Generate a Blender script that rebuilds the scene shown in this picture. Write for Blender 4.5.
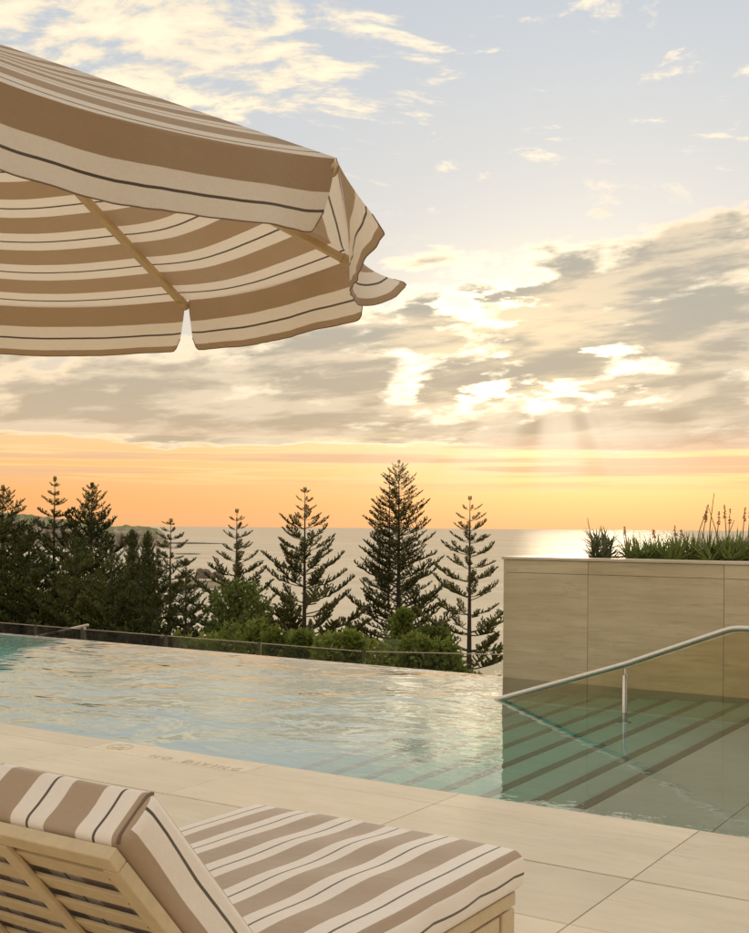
import bpy, bmesh, math, random
import numpy as np
from mathutils import Vector, Matrix

for o in list(bpy.data.objects): bpy.data.objects.remove(o)
scene = bpy.context.scene
col = scene.collection
R = math.radians
# World axes follow the pool: +x along the pool edge (to the right), +y across the pool (towards the sea), deck at z = 0.
EYE = Vector((0.0, 0.0, 1.325))
YAW = math.atan2(.5475, .837)
ROLL = math.atan(.007)
FWD = Vector((-math.sin(YAW), math.cos(YAW), 0))
RGT = Vector((math.cos(YAW), math.sin(YAW), 0))
# ------------------------------------------------------------------ camera
cd = bpy.data.cameras.new('camera'); cam = bpy.data.objects.new('camera', cd); col.objects.link(cam)
cd.sensor_fit = 'VERTICAL'; cd.sensor_height = 36.0; cd.sensor_width = 36.0
cd.lens = 36.0 * 1130.0 / 933.0
cd.shift_y = (527.6 - 466.5) / 933.0
cd.clip_start = .05; cd.clip_end = 60000
rx = RGT * math.cos(ROLL) + Vector((0, 0, 1)) * math.sin(ROLL)
up = -RGT * math.sin(ROLL) + Vector((0, 0, 1)) * math.cos(ROLL)
mw = Matrix((( rx.x, up.x, -FWD.x, EYE.x), (rx.y, up.y, -FWD.y, EYE.y), (rx.z, up.z, -FWD.z, EYE.z), (0, 0, 0, 1)))
cam.matrix_world = mw
scene.camera = cam

# ------------------------------------------------------------------ render and view
scene.render.engine = 'CYCLES'
cy = scene.cycles
cy.use_denoising = True
cy.max_bounces = 10; cy.transparent_max_bounces = 24; cy.transmission_bounces = 8; cy.glossy_bounces = 4; cy.diffuse_bounces = 4
cy.caustics_reflective = False; cy.caustics_refractive = True
cy.sample_clamp_indirect = 6.0
cy.use_adaptive_sampling = True; cy.adaptive_threshold = .015
vs = scene.view_settings
vs.view_transform = 'Standard'; vs.look = 'None'; vs.exposure = 0.44; vs.gamma = 1.0
vs.use_curve_mapping = False

# ------------------------------------------------------------------ node helpers
class NB:
    """small node-graph builder"""
    def __init__(s, tree): s.t = tree; s.n = tree.nodes; s.l = tree.links
    def new(s, kind, **kw):
        nd = s.n.new(kind)
        for k, v in kw.items(): setattr(nd, k, v)
        return nd
    def put(s, sock, v):
        if isinstance(v, bpy.types.NodeSocket): s.l.new(v, sock)
        elif v is not None:
            if sock.type == 'RGBA' and len(v) == 3: v = (*v, 1)
            sock.default_value = v
    def m(s, op, a, b=None, c=None, clamp=False):
        nd = s.new('ShaderNodeMath', operation=op, use_clamp=clamp)
        s.put(nd.inputs[0], a); s.put(nd.inputs[1], b); s.put(nd.inputs[2], c)
        return nd.outputs[0]
    def add(s, a, b): return s.m('ADD', a, b)
    def sub(s, a, b): return s.m('SUBTRACT', a, b)
    def mul(s, a, b): return s.m('MULTIPLY', a, b)
    def ramp(s, x, a, b, lo=0.0, hi=1.0, smooth=True):
        nd = s.new('ShaderNodeMapRange', interpolation_type='SMOOTHSTEP' if smooth else 'LINEAR', clamp=True)
        for i, v in enumerate((x, a, b, lo, hi)): s.put(nd.inputs[i], v)
        return nd.outputs[0]
    def mix(s, f, a, b, blend='MIX'):
        nd = s.new('ShaderNodeMix', data_type='RGBA', blend_type=blend)
        s.put(nd.inputs['Factor'], f); s.put(nd.inputs[6], a); s.put(nd.inputs[7], b)
        return nd.outputs[2]
    def vec(s, x, y, z):
        nd = s.new('ShaderNodeCombineXYZ'); s.put(nd.inputs[0], x); s.put(nd.inputs[1], y); s.put(nd.inputs[2], z)
        return nd.outputs[0]
    def sep(s, v):
        nd = s.new('ShaderNodeSeparateXYZ'); s.put(nd.inputs[0], v); return nd.outputs
    def dot(s, a, b):
        nd = s.new('ShaderNodeVectorMath', operation='DOT_PRODUCT'); s.put(nd.inputs[0], a); s.put(nd.inputs[1], b)
        return nd.outputs['Value']
    def vmul(s, a, b):
        nd = s.new('ShaderNodeVectorMath', operation='MULTIPLY'); s.put(nd.inputs[0], a); s.put(nd.inputs[1], b)
        return nd.outputs[0]
    def noise(s, v, scale=1.0, detail=4.0, rough=.5, dist=0.0, lac=2.0):
        nd = s.new('ShaderNodeTexNoise'); s.put(nd.inputs['Vector'], v)
        nd.inputs['Scale'].default_value = scale; nd.inputs['Detail'].default_value = detail
        nd.inputs['Roughness'].default_value = rough; nd.inputs['Distortion'].default_value = dist
        nd.inputs['Lacunarity'].default_value = lac
        return nd.outputs['Fac']
    def crgb(s, x, stops):
        nd = s.new('ShaderNodeValToRGB'); s.put(nd.inputs[0], x)
        e = nd.color_ramp.elements
        while len(e) > 1: e.remove(e[-1])
        e[0].position = stops[0][0]; e[0].color = (*stops[0][1], 1)
        for p, c in stops[1:]:
            q = e.new(p); q.color = (*c, 1)
        return nd.outputs[0]

def lin(r, g, b):
    f = lambda c: ((c / 255 + .055) / 1.055) ** 2.4 if c > 10 else c / 255 / 12.92
    return (f(r), f(g), f(b))

# ------------------------------------------------------------------ sun
SUN_EL = R(7.6); SUN_AZ = R(11.5)            # azimuth measured to the right of the view direction
SDIR = (FWD * math.cos(SUN_AZ) + RGT * math.sin(SUN_AZ)) * math.cos(SUN_EL) + Vector((0, 0, math.sin(SUN_EL)))
sl = bpy.data.lights.new('sun', 'SUN'); sun = bpy.data.objects.new('sun', sl); col.objects.link(sun)
sl.energy = .5; sl.angle = R(8); sl.color = (1.0, .80, .55)
sun.rotation_euler = SDIR.to_track_quat('Z', 'Y').to_euler()
sun.location = (-20, 40, 30)

# ------------------------------------------------------------------ sky
w = bpy.data.worlds.new('World'); scene.world = w; w.use_nodes = True
w.cycles.sampling_method = 'MANUAL'; w.cycles.sample_map_resolution = 512
b = NB(w.node_tree); b.n.clear()
gen = b.new('ShaderNodeTexCoord').outputs['Generated']
fz = b.sep(gen)[2]
fx = b.dot(gen, tuple(RGT)); fy = b.dot(gen, tuple(FWD))
az = b.m('ARCTAN2', fx, fy)
el = b.m('ARCSINE', fz)
# clear sky by elevation
grad = b.crgb(b.ramp(el, 0.0, 1.5, 0, 1, False), [
    (0.000, lin(222, 162, 108)), (0.014, lin(228, 163, 102)), (0.032, lin(230, 172, 106)), (0.050, lin(222, 183, 131)),
    (0.080, lin(208, 190, 164)), (0.125, lin(191, 187, 181)), (0.18, lin(186, 187, 188)), (0.25, lin(181, 186, 191)), (0.32, lin(174, 182, 192)), (0.6, lin(186, 191, 197)), (1.0, lin(184, 190, 199))])
nis = b.new('ShaderNodeTexSky', sky_type='NISHITA'); nis.sun_disc = False
nis.sun_elevation = SUN_EL
nis.sun_rotation = math.atan2(SDIR.x, SDIR.y)
nis.dust_density = 3.0; nis.air_density = 1.0; nis.ozone_density = 2.0
nsk = b.mix(1.0, nis.outputs[0], (.07, .07, .07), 'MULTIPLY')
clear = b.mix(.10, grad, nsk)
def blob(cx_, cy_, sx, sy):
    a_ = b.m('POWER', b.m('DIVIDE', b.sub(az, cx_), sx), 2.0); c_ = b.m('POWER', b.m('DIVIDE', b.sub(el, cy_), sy), 2.0)
    return b.m('EXPONENT', b.mul(b.add(a_, c_), -1.0))
g1 = blob(.125, .150, .105, .060)          # glare round the veiled sun
g2 = blob(.13, .14, .34, .15)
clear = b.mix(b.mul(g2, .12), clear, (.93, .82, .62))
clear = b.mix(b.mul(g1, .40), clear, (1.7, 1.45, 1.02))
# broken low cloud, drawn out along the horizon
warp = b.noise(b.vec(b.mul(az, 4), b.mul(el, 12), 3.1), 1.0, 3, .5)
lowv = b.vec(b.add(b.mul(az, 5.2), b.mul(warp, .7)), b.add(b.sub(b.mul(el, 19.0), b.mul(az, 1.3)), b.mul(warp, 1.0)), 11.9)
n1 = b.noise(lowv, 1.0, 9, .60)
n1b = b.noise(b.vec(b.mul(az, 17), b.sub(b.mul(el, 55.0), b.mul(az, 4)), 1.7), 1.0, 7, .55)
nl = b.add(b.mul(n1, .52), b.mul(n1b, .48))
ridge = b.noise(b.vec(b.mul(az, 3.0), 0.0, 9.0), 1.0, 3, .5)
top = b.add(b.add(b.add(.165, b.ramp(az, -.20, .06, .0, .055)), b.ramp(az, .10, .32, 0, .045)), b.mul(b.sub(ridge, .5), .06))
base_n = b.noise(b.vec(b.mul(az, 5.0), b.mul(el, 60.0), 3.3), 1.0, 5, .55)
cov = b.mul(b.ramp(b.add(el, b.mul(b.sub(base_n, .5), .075)), .056, .090), b.sub(1.0, b.ramp(b.sub(el, top), -.045, .05)))
hole = b.m('MAXIMUM', blob(.095, .198, .085, .015), b.m('MAXIMUM', blob(.125, .118, .13, .013), blob(.185, .152, .07, .010)))
lump0 = b.noise(b.vec(b.mul(az, 22.0), b.mul(el, 80.0), 2.2), 1.0, 5, .6)
thr = b.add(b.sub(.68, b.mul(cov, .31)), b.mul(hole, b.ramp(lump0, .42, .60, .0, .135)))
dlt = b.sub(nl, thr)
lowm = b.ramp(dlt, -.045, .04)
core = b.ramp(dlt, -.02, .10)
edgecol = b.mix(g2, lin(232, 206, 168), (.98, .86, .64))
edgecol = b.mix(g1, edgecol, (2.5, 2.1, 1.4))
lump = b.noise(b.vec(b.add(b.mul(az, 8.0), b.mul(warp, .8)), b.sub(b.mul(el, 44.0), b.mul(az, 3.0)), 6.2), 1.0, 6, .58)
corecol = b.mix(b.ramp(el, .06, .20), lin(178, 158, 131), lin(166, 159, 144))
corecol = b.mix(b.mul(b.ramp(lump, .44, .60), .75), corecol, lin(218, 199, 171))
corecol = b.mix(b.mul(b.mul(g1, b.ramp(lump, .36, .62)), .75), corecol, lin(245, 218, 172))
lowc = b.mix(core, edgecol, corecol)
sky = b.mix(b.mul(lowm, .97), clear, lowc)
# thin bars just over the horizon
barn = b.noise(b.vec(b.add(b.mul(az, 3.0), 1.3), b.mul(el, 105.0), 4.4), 1.0, 6, .55)
barz = b.mul(b.ramp(el, .026, .050), b.sub(1.0, b.ramp(el, .070, .092)))
barm = b.mul(b.ramp(barn, .47, .60), barz)
sky = b.mix(b.mul(barm, .75), sky, lin(206, 168, 136))
barl = b.mul(b.ramp(barn, .425, .465), b.sub(1.0, b.ramp(barn, .47, .51)))
sky = b.mix(b.mul(b.mul(barl, barz), .50), sky, (.82, .59, .31))
# high fleecy cloud (planar layer overhead)
den = b.add(b.m('MAXIMUM', fz, 0.0), .10)
px_ = b.m('DIVIDE', fx, den); py_ = b.m('DIVIDE', fy, den)
pl = b.vec(px_, py_, 2.0)
hb = b.noise(pl, .8, 3, .5)
hw = b.noise(b.vec(px_, py_, 5.0), 1.6, 2, .5)
hn = b.noise(b.vec(b.add(px_, b.mul(hw, .5)), b.mul(b.add(py_, b.mul(hw, .5)), 1.25), 2.0), 7.5, 9, .62)
hbias = b.mul(b.ramp(az, .16, -.20), b.ramp(el, .285, .40))
hbias = b.m('MAXIMUM', hbias, b.mul(b.ramp(el, .44, .70), .95))
hv = b.add(b.add(b.mul(hn, .80), b.mul(hb, .20)), b.mul(hbias, .15))
him = b.mul(b.ramp(hv, .55, .68), b.ramp(el, .22, .34))
hcol = b.mix(b.ramp(hn, .44, .66), lin(222, 208, 184), lin(246, 227, 196))
sky = b.mix(b.mul(him, .90), sky, hcol)
# soft beams fanning down from the veiled sun
ang = b.m('ARCTAN2', b.sub(az, .155), b.sub(.175, el))
ray = b.noise(b.vec(b.mul(ang, 4.6), 0.0, 8.7), 1.0, 1, .5)
rayz = b.mul(b.mul(b.ramp(el, .135, .085), b.ramp(el, .020, .085)), b.m('EXPONENT', b.mul(b.m('POWER', b.m('DIVIDE', ang, .85), 2.0), -1.0)))
sky = b.mix(b.mul(b.mul(b.ramp(ray, .32, .62), rayz), .62), sky, (.88, .72, .52))
# sea haze under the horizon line keeps the horizon colour
bg = b.new('ShaderNodeBackground'); b.put(bg.inputs[0], sky); bg.inputs[1].default_value = 1.0
ow = b.new('ShaderNodeOutputWorld'); b.l.new(bg.outputs[0], ow.inputs[0])

# ------------------------------------------------------------------ materials
def mat(name):
    m = bpy.data.materials.new(name); m.use_nodes = True
    nb = NB(m.node_tree); nb.n.clear()
    out = nb.new('ShaderNodeOutputMaterial')
    return m, nb, out
def principled(nb, color, rough=.6, metal=0.0, spec=.5, normal=None, **kw):
    p = nb.new('ShaderNodeBsdfPrincipled')
    nb.put(p.inputs['Base Color'], color); nb.put(p.inputs['Roughness'], rough); nb.put(p.inputs['Metallic'], metal)
    p.inputs['Specular IOR Level'].default_value = spec
    if normal is not None: nb.put(p.inputs['Normal'], normal)
    return p.outputs[0]
def bump(nb, h, strength=.3, dist=.01):
    n = nb.new('ShaderNodeBump'); nb.put(n.inputs['Height'], h); n.inputs['Strength'].default_value = strength; n.inputs['Distance'].default_value = dist
    return n.outputs[0]
MATS = {}
def stone(name, c1, c2, c3, rough, sx=1.2, sy=9.0, vert=False, wet=False):
    m, nb, out = mat(name)
    tc = nb.new('ShaderNodeTexCoord').outputs['Object']
    geo = nb.new('ShaderNodeNewGeometry').outputs['Position']
    rnd = nb.new('ShaderNodeObjectInfo').outputs['Random']
    off = nb.vec(nb.mul(rnd, 37.0), nb.mul(rnd, 19.0), nb.mul(rnd, 11.0))
    pv = nb.new('ShaderNodeVectorMath', operation='ADD'); nb.put(pv.inputs[0], geo); nb.put(pv.inputs[1], off)
    p = pv.outputs[0]
    st = nb.vmul(p, (sx, 2.4 if vert else sy, sy if vert else 3.0))
    a = nb.noise(st, 1.0, 6, .6, .6)
    c = nb.noise(nb.vmul(p, (sx * 4, sy * 4, sy * 4)), 1.0, 4, .6, .3)
    d = nb.noise(geo, 1.1, 3, .5)
    colr = nb.mix(nb.ramp(a, .32, .68), c1, c2)
    colr = nb.mix(nb.mul(nb.ramp(c, .52, .72), .55), colr, c3)
    colr = nb.mix(nb.mul(nb.ramp(d, .38, .68), .42), colr, c3)
    spot = nb.noise(geo, 7.0, 5, .65, .8)
    colr = nb.mix(nb.mul(nb.ramp(spot, .58, .70), .28), colr, c3)
    hs = nb.new('ShaderNodeHueSaturation'); nb.put(hs.inputs['Color'], colr); nb.put(hs.inputs['Value'], nb.ramp(rnd, 0, 1, .89, 1.06, False))
    r = nb.add(rough, nb.mul(nb.sub(a, .5), .25))
    pr = principled(nb, hs.outputs[0], r, 0, .45, bump(nb, c, .10, .003))
    nb.l.new(pr, out.inputs[0]); MATS[name] = m
    return m
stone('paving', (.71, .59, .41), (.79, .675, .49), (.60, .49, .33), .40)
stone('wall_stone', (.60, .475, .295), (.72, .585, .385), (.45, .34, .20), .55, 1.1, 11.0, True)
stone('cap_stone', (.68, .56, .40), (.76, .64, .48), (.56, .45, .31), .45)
stone('step_stone', (.82, .74, .58), (.88, .80, .65), (.72, .64, .49), .6, 1.0, 7.0)
stone('nosing_stone', (.28, .235, .165), (.33, .28, .20), (.23, .19, .13), .6)
stone('pool_plaster', (.82, .79, .70), (.87, .84, .76), (.75, .73, .65), .7)
stone('concrete', (.36, .33, .28), (.42, .385, .33), (.30, .27, .23), .8, 1.5, 1.8)

def simple(name, color, rough=.5, metal=0, spec=.5, var=.12, scale=8.0, bmp=.05):
    m, nb, out = mat(name)
    tc = nb.new('ShaderNodeTexCoord').outputs['Object']
    n = nb.noise(tc, scale, 5, .6)
    dk = tuple(c * (1 - var) for c in color); lt = tuple(min(1, c * (1 + var)) for c in color)
    pr = principled(nb, nb.mix(nb.ramp(n, .3, .7), dk, lt), nb.add(rough, nb.mul(nb.sub(n, .5), .2)), metal, spec, bump(nb, n, bmp, .004))
    nb.l.new(pr, out.inputs[0]); MATS[name] = m
    return m
simple('frame_paint', (.62, .495, .305), .48, var=.06, scale=30)
simple('rib_paint', (.60, .45, .25), .45, var=.05, scale=20)
simple('steel', (.62, .57, .50), .22, 1.0, var=.05, scale=40, bmp=.01)
simple('fence_metal', (.10, .09, .07), .5, .3, var=.1)
simple('soil', (.07, .05, .035), .95, var=.4, scale=25, bmp=.6)
simple('piping_brown', (.20, .13, .085), .8, var=.1)
simple('joint', (.05, .04, .03), .9, var=.2)
simple('bark', (.075, .05, .033), .9, var=.35, scale=6, bmp=.5)
simple('engraving', (.68, .565, .395), .8, var=.1)
simple('stalk', (.30, .19, .08), .7, var=.3, scale=30)
simple('bloom', (.62, .33, .12), .7, var=.3, scale=30)

def stripe(name, transl, white, brown, line):
    m, nb, out = mat(name)
    uv = nb.new('ShaderNodeUVMap'); uv.uv_map = 'UVMap'
    s = nb.sep(uv.outputs[0])
    geo = nb.new('ShaderNodeTexCoord').outputs['Object']
    wob = nb.mul(nb.sub(nb.noise(geo, 9.0, 3, .5), .5), .0035)
    f = nb.m('FRACT', nb.add(nb.m('DIVIDE', nb.add(s[0], wob), .171), .5))
    d = nb.m('ABSOLUTE', nb.sub(f, .5))
    isb = nb.ramp(d, .258, .264, 0, 1, False)
    isl = nb.ramp(d, .017, .022, 1, 0, False)
    fine = nb.noise(nb.vmul(uv.outputs[0], (900, 40, 1)), 1.0, 2, .5)
    fine2 = nb.noise(nb.vmul(uv.outputs[0], (60, 1100, 1)), 1.0, 2, .5)
    big = nb.noise(geo, 3.0, 4, .55)
    c = nb.mix(isb, white, brown); c = nb.mix(isl, c, line)
    c = nb.mix(nb.mul(nb.ramp(big, .3, .75), .10), c, tuple(x * .7 for x in white))
    wv = nb.add(nb.mul(fine, .5), nb.mul(fine2, .5))
    hs = nb.new('ShaderNodeHueSaturation'); nb.put(hs.inputs['Color'], c); nb.put(hs.inputs['Value'], nb.ramp(wv, .25, .75, .90, 1.08, False))
    wr = nb.noise(geo, 14.0, 5, .6)
    crs = nb.noise(nb.vmul(geo, (5.0, 7.0, 16.0)), 1.0, 4, .55, 1.2)
    nrm = bump(nb, nb.add(nb.add(nb.mul(wv, .25), wr), nb.mul(crs, 1.2)), .24, .008)
    p = nb.new('ShaderNodeBsdfPrincipled'); nb.put(p.inputs['Base Color'], hs.outputs[0]); p.inputs['Roughness'].default_value = .85
    p.inputs['Specular IOR Level'].default_value = .15; nb.put(p.inputs['Normal'], nrm)
    p.inputs['Sheen Weight'].default_value = .45; p.inputs['Sheen Roughness'].default_value = .4
    sh = p.outputs[0]
    if transl:
        t = nb.new('ShaderNodeBsdfTranslucent'); nb.put(t.inputs[0], nb.mix(1.0, hs.outputs[0], (1.0, .92, .82), 'MULTIPLY')); nb.put(t.inputs['Normal'], nrm)
        mx = nb.new('ShaderNodeMixShader'); mx.inputs[0].default_value = transl
        nb.l.new(sh, mx.inputs[1]); nb.l.new(t.outputs[0], mx.inputs[2]); sh = mx.outputs[0]
    nb.l.new(sh, out.inputs[0]); MATS[name] = m
stripe('cushion_fabric', 0, (.90, .815, .715), (.445, .325, .222), (.11, .085, .065))
stripe('canopy_fabric', .45, (.92, .86, .775), (.43, .305, .19), (.11, .085, .066))

def foliage(name, c1, c2, transl=.3, rough=.6, scale=.35):
    m, nb, out = mat(name)
    geo = nb.new('ShaderNodeNewGeometry').outputs['Position']
    rnd = nb.new('ShaderNodeObjectInfo').outputs['Random']
    n = nb.noise(geo, scale, 3, .6); n2 = nb.noise(geo, scale * 14, 2, .5)
    c = nb.mix(nb.ramp(nb.add(nb.mul(n, .55), nb.mul(n2, .45)), .32, .68), c1, c2)
    hs = nb.new('ShaderNodeHueSaturation'); nb.put(hs.inputs['Color'], c); nb.put(hs.inputs['Value'], nb.ramp(rnd, 0, 1, .85, 1.15, False))
    a = principled(nb, hs.outputs[0], rough, 0, .25)
    t = nb.new('ShaderNodeBsdfTranslucent'); nb.put(t.inputs[0], nb.mix(1.0, hs.outputs[0], (1.1, 1.15, .6), 'MULTIPLY'))
    mx = nb.new('ShaderNodeMixShader'); mx.inputs[0].default_value = transl
    nb.l.new(a, mx.inputs[1]); nb.l.new(t.outputs[0], mx.inputs[2]); nb.l.new(mx.outputs[0], out.inputs[0]); MATS[name] = m
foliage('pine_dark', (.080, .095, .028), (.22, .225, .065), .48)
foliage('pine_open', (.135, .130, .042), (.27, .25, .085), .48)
foliage('leaf_dark', (.085, .115, .030), (.21, .235, .06), .3, .5, .8)
foliage('leaf_bright', (.12, .155, .035), (.25, .275, .065), .4, .5, 1.5)
foliage('aloe_leaf', (.17, .235, .055), (.34, .40, .12), .15, .45, 6)
foliage('aloe_blue', (.14, .17, .08), (.26, .28, .14), .15, .5, 6)

# water of the pool
m, nb, out = mat('pool_water'); MATS['pool_water'] = m
geo = nb.new('ShaderNodeNewGeometry').outputs['Position']
gp = nb.sep(geo)
q1 = nb.noise(nb.vmul(geo, (1.05, 1.5, 1.0)), 1.0, 3, .55, .6)
q2 = nb.noise(nb.vmul(geo, (3.2, 4.6, 1.0)), 1.0, 3, .5, .4)
q3 = nb.noise(nb.vmul(geo, (9.0, 12.0, 1.0)), 1.0, 2, .5, .2)
ruf = nb.ramp(nb.add(nb.add(gp[0], nb.mul(nb.sub(gp[1], 9.0), .74)), nb.mul(nb.sub(nb.noise(geo, 1.2, 3, .6), .5), 1.6)), -10.1, -10.7)     # a ruffled patch at the far end
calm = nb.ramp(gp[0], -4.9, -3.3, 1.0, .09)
hgt = nb.add(nb.add(nb.mul(q1, nb.mul(calm, .031)), nb.mul(q2, nb.mul(calm, .0032))), nb.mul(q3, nb.add(.0008, nb.mul(ruf, .045))))
bn = bump(nb, hgt, 1.0, 1.0)
fr = nb.new('ShaderNodeFresnel'); fr.inputs[0].default_value = 1.33; nb.put(fr.inputs['Normal'], bn)
rf = nb.new('ShaderNodeBsdfRefraction'); rf.inputs['IOR'].default_value = 1.33; rf.inputs['Roughness'].default_value = 0.0; nb.put(rf.inputs['Normal'], bn)
gs = nb.new('ShaderNodeBsdfGlossy'); gs.inputs['Roughness'].default_value = .012; nb.put(gs.inputs['Normal'], bn)
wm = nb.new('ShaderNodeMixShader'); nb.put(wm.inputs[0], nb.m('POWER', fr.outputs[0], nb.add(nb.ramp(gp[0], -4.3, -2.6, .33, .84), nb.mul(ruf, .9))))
nb.l.new(rf.outputs[0], wm.inputs[1]); nb.l.new(gs.outputs[0], wm.inputs[2]); nb.l.new(wm.outputs[0], out.inputs[0])
va = nb.new('ShaderNodeVolumeAbsorption'); va.inputs[0].default_value = (.02, .91, .84, 1); va.inputs[1].default_value = 1.0
nb.l.new(va.outputs[0], out.inputs['Volume'])

# sea
m, nb, out = mat('sea_water'); MATS['sea_water'] = m
geo = nb.new('ShaderNodeNewGeometry').outputs['Position']
s1 = nb.noise(nb.vmul(geo, (.10, .10, 1)), 1.0, 6, .62, .3)
s2 = nb.noise(nb.vmul(geo, (.012, .012, 1)), 1.0, 4, .5)
bn = bump(nb, nb.add(nb.mul(s1, .55), nb.mul(s2, 1.5)), 1.0, 1.0)
fr = nb.new('ShaderNodeFresnel'); fr.inputs[0].default_value = 1.33; nb.put(fr.inputs['Normal'], bn)
df = nb.new('ShaderNodeBsdfDiffuse'); nb.put(df.inputs[0], nb.mix(nb.ramp(nb.noise(nb.vmul(geo, (.004, .02, 1)), 1.0, 5, .6), .35, .65), (.62, .55, .43), (.74, .655, .505)))  # pale gold of the mirrored sky put into the diffuse colour
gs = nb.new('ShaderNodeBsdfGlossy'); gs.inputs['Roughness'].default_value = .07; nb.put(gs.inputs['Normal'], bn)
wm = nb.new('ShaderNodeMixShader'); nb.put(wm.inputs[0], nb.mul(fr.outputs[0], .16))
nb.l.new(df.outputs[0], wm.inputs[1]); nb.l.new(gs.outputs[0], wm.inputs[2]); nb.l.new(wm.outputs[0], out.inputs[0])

# clear pane
def pane(name, tint, refl=.9):
    m, nb, out = mat(name); MATS[name] = m
    t = nb.new('ShaderNodeBsdfTransparent'); t.inputs[0].default_value = (*tint, 1)
    g = nb.new('ShaderNodeBsdfGlossy'); g.inputs['Roughness'].default_value = .02; g.inputs[0].default_value = (refl, refl, refl, 1)
    f = nb.new('ShaderNodeFresnel'); f.inputs[0].default_value = 1.45
    dirt = nb.noise(nb.new('ShaderNodeNewGeometry').outputs['Position'], 6.0, 4, .6)
    mx = nb.new('ShaderNodeMixShader'); nb.put(mx.inputs[0], nb.mul(f.outputs[0], nb.ramp(dirt, .2, .8, .75, 1.0)))
    nb.l.new(t.outputs[0], mx.inputs[1]); nb.l.new(g.outputs[0], mx.inputs[2]); nb.l.new(mx.outputs[0], out.inputs[0])
pane('rail_glass', (.90, .88, .76)); pane('fence_glass', (.95, .96, .92), .5)

# land
m, nb, out = mat('garden_ground'); MATS['garden_ground'] = m
geo = nb.new('ShaderNodeNewGeometry').outputs['Position']
a = nb.noise(geo, .35, 6, .6); c = nb.noise(geo, 4.0, 4, .6)
nb.l.new(principled(nb, nb.mix(nb.ramp(nb.add(nb.mul(a, .6), nb.mul(c, .4)), .35, .65), (.05, .055, .022), (.10, .09, .045)), .9, 0, .2, bump(nb, c, .6, .08)), out.inputs[0])
m, nb, out = mat('headland_ground'); MATS['headland_ground'] = m
geo = nb.new('ShaderNodeNewGeometry'); P = nb.sep(geo.outputs['Position']); Nn = nb.sep(geo.outputs['Normal'])
a = nb.noise(nb.vmul(geo.outputs['Position'], (.03, .03, .22)), 1.0, 6, .65)
c = nb.noise(geo.outputs['Position'], .02, 5, .6)
grass = nb.mix(nb.ramp(c, .35, .65), (.15, .165, .06), (.25, .24, .095))  # grass and rock tones lightened, distance haze put into the colour
rockc = nb.mix(nb.ramp(a, .35, .65), (.25, .205, .15), (.44, .37, .28))
nb.l.new(principled(nb, nb.mix(nb.ramp(nb.add(Nn[2], nb.mul(nb.sub(c, .5), .3)), .86, .95), rockc, grass), .9, 0, .2), out.inputs[0])
m, nb, out = mat('rock_face'); MATS['rock_face'] = m
geo = nb.new('ShaderNodeNewGeometry').outputs['Position']
a = nb.noise(geo, .9, 6, .65)
nb.l.new(principled(nb, nb.mix(nb.ramp(a, .35, .65), (.09, .07, .05), (.22, .175, .125)), .85, 0, .3, bump(nb, a, .6, .2)), out.inputs[0])

# ------------------------------------------------------------------ mesh helpers
def link(name, me, m=None, parent=None, smooth=False):
    if m and not me.materials: me.materials.append(MATS[m])
    if smooth:
        me.polygons.foreach_set('use_smooth', [True] * len(me.polygons))
    o = bpy.data.objects.new(name, me); col.objects.link(o)
    if parent is not None: o.parent = parent
    return o
def mk(name, V, F, m=None, parent=None, smooth=False, uv=None):
    me = bpy.data.meshes.new(name); me.from_pydata([tuple(v) for v in V], [], [tuple(f) for f in F])
    if uv is not None:
        l = me.uv_layers.new(name='UVMap'); l.data.foreach_set('uv', np.asarray(uv, dtype=np.float32).ravel())
    me.update()
    return link(name, me, m, parent, smooth)
def mk_np(name, V, F, m, parent=None, smooth=False):
    """fast path for many triangles or quads"""
    V = np.asarray(V, np.float32); F = np.asarray(F, np.int32); k = F.shape[1]
    me = bpy.data.meshes.new(name); me.vertices.add(len(V)); me.vertices.foreach_set('co', V.ravel())
    me.loops.add(F.size); me.loops.foreach_set('vertex_index', F.ravel())
    me.polygons.add(len(F)); me.polygons.foreach_set('loop_start', np.arange(0, F.size, k, dtype=np.int32))
    me.polygons.foreach_set('loop_total', np.full(len(F), k, np.int32))
    me.update(calc_edges=True); me.validate()
    return link(name, me, m, parent, smooth)
def box_me(name, sx, sy, sz, bev=0.0, seg=2):
    """box centred on x and y, top at z = 0"""
    bm = bmesh.new(); bmesh.ops.create_cube(bm, size=1)
    for v in bm.verts: v.co = Vector((v.co.x * sx, v.co.y * sy, (v.co.z - .5) * sz))
    if bev: bmesh.ops.bevel(bm, geom=bm.edges[:], offset=bev, segments=seg, profile=.5, affect='EDGES')
    me = bpy.data.meshes.new(name); bm.to_mesh(me); bm.free(); return me
def box(name, lo, hi, m, parent=None, bev=0.0, seg=2):
    me = box_me(name, hi[0] - lo[0], hi[1] - lo[1], hi[2] - lo[2], bev, seg)
    o = link(name, me, m, parent); o.location = ((lo[0] + hi[0]) / 2, (lo[1] + hi[1]) / 2, hi[2]); return o
def tube_vf(path, rad, n=10, caps=True):
    path = [Vector(p) for p in path]; V = []; F = []
    rads = rad if isinstance(rad, (list, tuple)) else [rad] * len(path)
    prev = None
    for i, p in enumerate(path):
        d = (path[min(i + 1, len(path) - 1)] - path[max(i - 1, 0)]).normalized()
        if prev is None: x = d.orthogonal().normalized()
        else: x = (prev - d * prev.dot(d)).normalized()
        prev = x; y = d.cross(x)
        for k in range(n):
            a = 2 * math.pi * k / n; V.append(p + (x * math.cos(a) + y * math.sin(a)) * rads[i])
    for i in range(len(path) - 1):
        for k in range(n):
            a = i * n + k; c = i * n + (k + 1) % n; F.append((a, c, c + n, a + n))
    if caps: F.append(tuple(range(n - 1, -1, -1))); F.append(tuple(range(len(V) - n, len(V))))
    return V, F
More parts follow.
